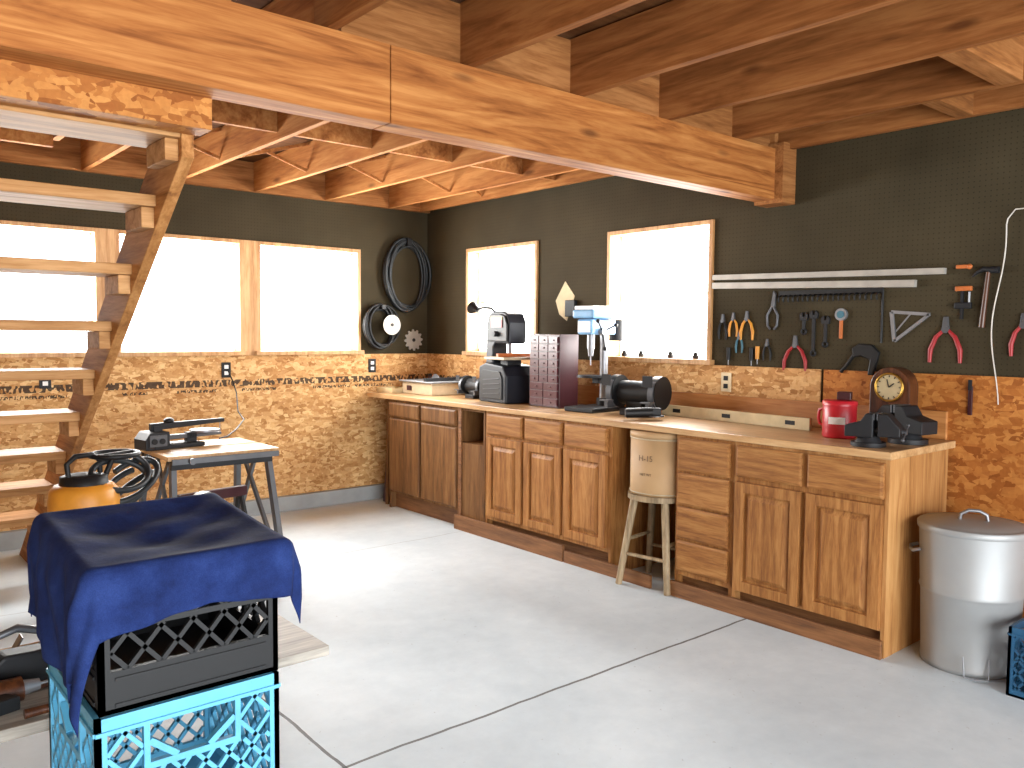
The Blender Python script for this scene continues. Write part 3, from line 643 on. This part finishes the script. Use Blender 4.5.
P(e,"gooseneck_lamp",M().tube([(-.13,0,.64),(-.19,-.02,.69),(-.27,-.04,.70),(-.35,-.05,.68)],.009,8).cyl((-.34,-.05,.68),(-.40,-.06,.70),.02,.05,18),mBlack)
e=T("parts_organiser","maroon plastic organiser with rows of small drawers","organiser",(3.92,4.19,Z),RB-.05)
P(e,"case",M().box(-.16,.16,-.08,.09,0,.50),mMar,.005)
for r in range(9):
    nc=3 if r>2 else 2; w=.30/nc
    for c in range(nc):
        x0=-.15+c*w; z0=.015+r*.053
        P(e,"drawer",M().box(x0+.004,x0+w-.004,-.092,-.08,z0,z0+.046).box(x0+w/2-.015,x0+w/2+.015,-.10,-.092,z0+.016,z0+.026),mMarD,.001)
e=T("drill_press","bench drill press with pale blue head and white cover","drill press",(3.96,3.80,Z),RB+.1)
P(e,"base",M().box(-.12,.12,-.20,.14,0,.03),mDark,.006); P(e,"column",M().cyl((0,.06,.03),(0,.06,.55),.027,n=20),mSteel)
P(e,"column_collar",M().cyl((0,.06,.03),(0,.06,.08),.045,n=20),mDark)
P(e,"drill_table",M().cyl((0,-.07,.22),(0,-.07,.235),.095,n=28).box(-.025,.025,-.03,.08,.18,.22),mDark,.002)
P(e,"head",M().box(-.06,.06,-.15,.11,.50,.60),mSky,.012); P(e,"front_plate",M().box(-.05,.05,-.156,-.15,.515,.585),mWhite,.002)
P(e,"belt_cover",M().prism([(-.085,-.17),(.085,-.17),(.12,.0),(.12,.16),(-.10,.16),(-.10,0)],.605,.66,'z'),mSky,.012,label="pale blue belt cover")
P(e,"cover_lid",M().prism([(-.075,-.16),(.075,-.16),(.11,0),(.11,.15),(-.09,.15),(-.09,0)],.66,.685,'z'),mWhite,.004)
P(e,"motor",M().cyl((.02,.17,.46),(.02,.17,.60),.05,n=22),mBlack); P(e,"chuck",M().cyl((0,-.08,.36),(0,-.08,.41),.016,.022,16).cyl((0,-.08,.41),(0,-.08,.50),.025,n=18).cyl((0,-.08,.30),(0,-.08,.36),.004,n=8),mSteel)
for k_ in range(3):
    t=k_*2*pi/3+.4; P(e,"feed_handle",M().cyl((.08,-.06,.52),(.11,-.06+.11*math.cos(t),.52+.11*math.sin(t)),.006,n=8).ball((.11,-.06+.11*math.cos(t),.52+.11*math.sin(t)),.014),mBlack)
P(e,"feed_hub",M().cyl((.06,-.06,.52),(.095,-.06,.52),.022,n=16),mSteel)
S("paper_calendar","curled cream paper sheet pinned askew beside the window","paper",M().prism([(-.10,0),(.0,.14),(.10,.03),(.02,-.15),(-.06,-.10)],-.004,0,'y'),mPaper,(XB,4.42,1.68),RB)
S("small_wall_box","small dark box fixed over the paper sheet","box",M().box(-.05,.05,-.03,-.0,-.06,.06),mDark,(XB-.005,4.34,1.62),RB,.004)
e=T("wooden_spirit_level","long yellowish spirit level lying against the back of the worktop","level",(4.10,3.36,Z),RB-.06)
P(e,"body",M().box(0,1.05,-.012,.012,0,.065),mPaper,.002)
for x in(.12,.5,.93): P(e,"vial",M().box(x-.03,x+.03,-.0135,.0135,.022,.045),mDark)
e=T("angle_grinder","black hand grinder lying beside the bench grinder","grinder",(3.72,3.22,Z),RB+.9)
P(e,"body",M().cyl((-.09,0,.04),(.07,0,.045),.028,.032,16),mBlack); P(e,"disc",M().cyl((.09,0,.02),(.09,0,.028),.05,n=24),mGrey); P(e,"gear_head",M().box(.06,.12,-.022,.022,.028,.072),mDark,.006)
e=T("plastic_tub","red plastic tub with white label, side handle and red lid","tub",(3.90,2.08,Z),RB)
P(e,"body",M().lathe([(0,0),(.076,0),(.08,.01),(.08,.16),(.074,.168),(0,.168)],28),mJar); P(e,"lid",M().lathe([(.083,.16),(.083,.18),(.074,.185),(0,.186)],28),mJar)
P(e,"handle",M().tube([(-.076,0,.14),(-.108,0,.13),(-.113,0,.09),(-.104,0,.06),(-.078,0,.05)],.008),mJar)
lb=M(); vs=[];nn_=10
for i in range(nn_+1):
    t=-1.25-.5+1.0*i/nn_
    for z in(.07,.105): vs.append((.0815*math.cos(t),.0815*math.sin(t),z))
lb.add(vs,[(2*i,2*i+2,2*i+3,2*i+1) for i in range(nn_)],True); P(e,"paper_label",lb,mWhite)
S("small_dark_box","small dark red box lying on top of the tub","box",M().box(-.025,.04,-.025,.025,0,.04),mMar,(3.91,2.07,Z+.187),RB+.3,.003)
e=T("mantel_clock","round-topped dark wooden mantel clock with gold rim behind vises","clock",(4.15,1.93,Z),RB)
arch=[(-.12,0),(.12,0),(.12,.03),(.10,.05),(.10,.25)]+[(.10*math.cos(t),.25+.10*math.sin(t)) for t in [pi*x/16 for x in range(1,16)]]+[(-.10,.25),(-.10,.05),(-.12,.03)]
P(e,"case",M().prism(arch,-.05,.05,'y'),mClock,.004); P(e,"bezel",M().ring((0,-.055,.25),.068,.006,'y',32,8),mBrass); P(e,"dial",M().cyl((0,-.054,.25),(0,-.05,.25),.066,n=32),mDial)
for k_ in range(12):
    t=k_*pi/6; P(e,"hour_mark",M().bar((.050*math.sin(t),-.0555,.25+.050*math.cos(t)),(.060*math.sin(t),-.0555,.25+.060*math.cos(t)),.004,.002),mBlack)
P(e,"hand",M().bar((0,-.057,.25),(.026,-.057,.27),.005,.002),mBlack); P(e,"hand",M().bar((0,-.058,.25),(-.010,-.058,.29),.004,.002),mBlack)
def vise(label,locn,rz,s=1):
    e=T("bench_vise",label,"vise",locn,rz)
    P(e,"base",M().cyl((0,0,0),(0,0,.02*s),.08*s,n=24).cyl((0,0,.02*s),(0,0,.05*s),.06*s,.045*s,24),mDark)
    P(e,"fixed_jaw",M().prism([(-.10*s,.045*s),(.03*s,.045*s),(.03*s,.16*s),(-.005*s,.16*s),(-.03*s,.12*s),(-.10*s,.10*s)],-.055*s,.055*s,'y'),mDark,.005)
    P(e,"moving_jaw",M().prism([(.05*s,.05*s),(.15*s,.055*s),(.15*s,.095*s),(.09*s,.16*s),(.05*s,.16*s)],-.055*s,.055*s,'y'),mDark,.005)
    P(e,"screw",M().cyl((-.05*s,0,.075*s),(.17*s,0,.075*s),.012*s,n=12),mGrey); P(e,"handle_bar",M().cyl((.163*s,-.06*s,.045*s),(.163*s,.06*s,.105*s),.005*s,n=8).ball((.163*s,-.06*s,.045*s),.009*s).ball((.163*s,.06*s,.105*s),.009*s),mGrey)
    for a in(.03,.045): P(e,"jaw_plate",M().box(a*s,(a+.005)*s,-.055*s,.055*s,.13*s,.162*s),mGrey)
vise("dark cast-iron bench vise at the worktop front corner",(3.70,1.83,Z),RB+.25,.95)
vise("second heavy dark bench vise beside the clock",(3.955,1.765,Z),RB+2.95,1.1)
for y,l in((3.85,"small black clamp on the window sill"),(3.70,"small dark tin on the window sill"),(3.45,"tiny black jar on the window sill"),(3.25,"small black figure on the window sill")):
    S("sill_trinket",l,"trinket",M().cyl((0,0,0),(0,0,.022),.02,n=14).ball((0,0,.03),.014),mBlack,(XB+.02,y,1.283))
# ---------------------------------------------------------------- wall B tools
def WT(name,label,cat,y,z,off=-.006): return T(name,label,cat,(XB-off,y,z),RB)
S("metal_strip","long pale aluminium strip resting on pegboard hooks","strip",M().bar((0,-.0145,0),(1.36,-.0145,-.03),.030,.029),mDull,(XB,3.10,1.785),RB)
S("metal_strip","second long pale aluminium strip resting below the first","strip",M().bar((0,-.0145,0),(1.22,-.0145,-.035),.036,.029),mDull,(XB,3.10,1.735),RB)
e=T("peg_hook_rack","dark toothed rack with a row of hanging hooks","rack",(XB,2.65,1.40),RB)
P(e,"rail",M().box(0,.60,-.014,0,.258,.287),mBlack)
for i in range(20): P(e,"hook",M().tube([(.014+i*.030,-.01,.262),(.014+i*.030,-.035,.255),(.014+i*.030,-.038,.235),(.014+i*.030,-.032,.225)],.005,6),mBlack)
P(e,"wire",M().tube([(.6,-.004,0),(.6,-.004,.28)],.006,6),mBlack)
def pliers(label,y,z,mat,s=1,open_=.03,name="pliers"):
    e=WT(name,label,"pliers",y,z)
    P(e,"jaw",M().prism([(-.014*s,0),(.014*s,0),(.008*s,.05*s),(-.008*s,.05*s)],-.02,-.008,'y').cyl((0,-.024,0),(0,-.006,0),.014*s,n=14),mGrey,.001)
    for q in(-1,1): P(e,"grip",M().tube([(q*.006*s,-.014,-.0*s),(q*(.018+open_*.4)*s,-.014,-.03*s),(q*(.02+open_*.8)*s,-.014,-.08*s),(q*(.012+open_)*s,-.014,-.13*s)],[.006*s,.009*s,.010*s,.007*s],8),mat)
    return e
pliers("pliers with yellow grips hanging on the pegboard",2.955,1.53,mYel,.8,.02)
pliers("pliers with dark grips hanging on the pegboard",3.03,1.52,mBlack,.85,.015)
pliers("slip pliers with orange and yellow grips on the pegboard",2.86,1.53,mYel,.95,.03)
pliers("pliers with teal grips hanging on the pegboard",2.91,1.42,mTeal,.7,.015)
pliers("red-handled locking pliers hung wide open",2.54,1.38,mRed,1.1,.05)
pliers("large red-handled pliers hung near the hammer",1.73,1.47,mRed,1.25,.045)
pliers("small black pliers hanging below the others",2.72,1.38,mBlack,.7,.02)
pliers("red-gripped cutters hung by the cord",1.39,1.49,mRed,1.1,.03)
e=WT("tin_snips","grey steel tin snips hung on the pegboard","snips",2.69,1.60)
P(e,"blade",M().prism([(-.01,0),(.015,0),(.02,.07),(.005,.09)],-.02,-.006,'y'),mGrey)
for q in(-1,1): P(e,"handle",M().tube([(q*.005,-.014,0),(q*.035,-.014,-.05),(q*.03,-.014,-.11),(q*.012,-.014,-.13)],.007),mGrey)
def screwd(label,y,z,mat,L=.1):
    e=WT("screwdriver",label,"screwdriver",y,z); P(e,"handle",M().cyl((0,-.019,0),(0,-.019,-.075),.013,.011,12),mat); P(e,"shaft",M().cyl((0,-.019,-.075),(0,-.019,-.075-L),.003,n=8),mSteel)
screwd("short screwdriver with black handle",2.82,1.36,mBlack,.03); screwd("short screwdriver with yellow handle",2.78,1.37,mYel,.03)
screwd("short screwdriver with dark handle beside the pliers",2.98,1.36,mBlack,.03)
def wrench(label,y,z,L,mat=mDark):
    e=WT("wrench",label,"wrench",y,z)
    P(e,"shank",M().box(-.009,.009,-.018,-.009,-L,0),mat,.002); P(e,"jaw",M().prism([(-.022,0),(.022,0),(.026,.03),(.010,.045),(.006,.02),(-.006,.02),(-.010,.045),(-.026,.03)],-.02,-.007,'y').ring((0,-.0135,-L-.012),.014,.006,'y',16,6),mat)
wrench("dark steel wrench hung under the hook rack",2.43,1.53,.18); wrench("short dark wrench hung under the hook rack",2.36,1.50,.10); wrench("slim wrench hung beside the red pliers",2.49,1.52,.05)
e=WT("pipe_cutter","blue and steel cutter with round head hung under the rack","cutter",2.27,1.55)
P(e,"head",M().cyl((0,-.025,0),(0,-.006,0),.033,n=24),mSteel); P(e,"hub",M().cyl((0,-.03,0),(0,-.025,0),.020,n=16),mTeal); P(e,"handle",M().box(-.008,.010,-.022,-.010,-.13,-.03),mOrange,.003)
e=WT("leather_holster","black leather holster with hanging strap on the pegboard","holster",2.13,1.37)
P(e,"body",M().prism([(-.07,.0),(-.03,.025),(.04,.02),(.08,-.02),(.07,-.06),(.05,-.14),(.02,-.14),(.03,-.06),(-.02,-.04),(-.06,-.05)],-.03,-.006,'y'),mBlack,.006); P(e,"strap",M().tube([(-.05,-.02,-.02),(-.09,-.02,-.08),(-.13,-.02,-.13)],.01),mBlack)
e=WT("speed_square","triangular aluminium speed square hung on the pegboard","square",2.00,1.56)
m=M(); m.bar((0,-.012,0),(.19,-.012,-.015),.016,.012); m.bar((0,-.012,0),(.02,-.012,-.15),.018,.012); m.bar((.19,-.012,-.015),(.02,-.012,-.15),.015,.012); m.bar((.10,-.012,-.007),(.025,-.012,-.10),.007,.004)
P(e,"body",m,mSteel)
e=WT("quick_clamp","orange and black quick clamp hung near the hammer","clamp",1.66,1.62)
P(e,"bar",M().box(-.006,.006,-.02,-.006,-.10,.05),mDark); P(e,"jaw",M().box(-.03,.045,-.03,-.008,.035,.058),mOrange,.004); P(e,"jaw",M().box(-.03,.045,-.03,-.008,-.05,-.02),mDark,.004); P(e,"screw",M().cyl((.035,-.02,-.02),(.035,-.02,.03),.005,n=8),mSteel)
S("orange_clip","small orange spring clip hooked on the pegboard","clip",M().box(-.03,.025,-.022,0,-.008,.010).ball((.03,-.014,.0),.013),mOrange,(XB,1.66,1.77),RB,.003)
e=WT("claw_hammer","claw hammer with dark wood handle hung on the pegboard","hammer",1.545,1.74)
P(e,"handle",M().cyl((0,-.022,.0),(-.02,-.022,-.26),.010,.014,12),mClock); P(e,"head",M().cyl((.01,-.022,.01),(.045,-.022,.008),.016,n=14).tube([(.01,-.022,.01),(-.02,-.022,.015),(-.05,-.022,.0),(-.07,-.022,-.02)],[.014,.012,.008,.004],8),mDark)
hc=[(.10,-.02,.33),(.06,-.02,.35),(.01,-.02,.35),(-.02,-.02,.31)]
for i in range(1,34):
    t=i/33; hc.append((-.025-.03*math.sin(t*2.6)+.014*math.sin(t*8),-.022,.31-.86*t))
S("hanging_cord","thin white cord hanging in a loose curve down the pegboard","cord",M().tube(hc,.003,8),mCord,(XB,1.45,1.67),RB)
e=WT("wire_brush","thin dark wire brush hung over the plywood","brush",1.60,1.20,.012); P(e,"handle",M().box(-.01,.01,-.012,0,-.14,0),mMar,.003); P(e,"bristles",M().box(-.008,.008,-.02,-.012,-.02,.03),mDark)
# ---------------------------------------------------------------- lighting
w=bpy.data.worlds.new("daylight"); SC.world=w; w.use_nodes=True; bg=w.node_tree.nodes["Background"]; bg.inputs[0].default_value=(.97,.985,1,1); bg.inputs[1].default_value=5.0
def area(name,loc_,rot,sx,sy,p,col=(1,1,1)):
    l=bpy.data.lights.new(name,'AREA'); l.shape='RECTANGLE'; l.size=sx; l.size_y=sy; l.energy=p; l.color=col
    o=bpy.data.objects.new(name,l); COL.objects.link(o); o.location=loc_; o.rotation_euler=rot; return o
for a0,a1,z0,z1 in WA: area("window_daylight",((a0+a1)/2,YA+TH+.05,(z0+z1)/2),(-pi/2,0,0),a1-a0,z1-z0,100,(1,.99,.96))
for a0,a1,z0,z1 in WB: area("window_daylight",(XB+TH+.05,(a0+a1)/2,(z0+z1)/2),(0,pi/2,0),z1-z0,a1-a0,85,(1,.99,.96))
area("garage_door_daylight",(.6,Y0-.1,1.17),(pi/2,0,0),5.6,2.34,400,(.93,.97,1))
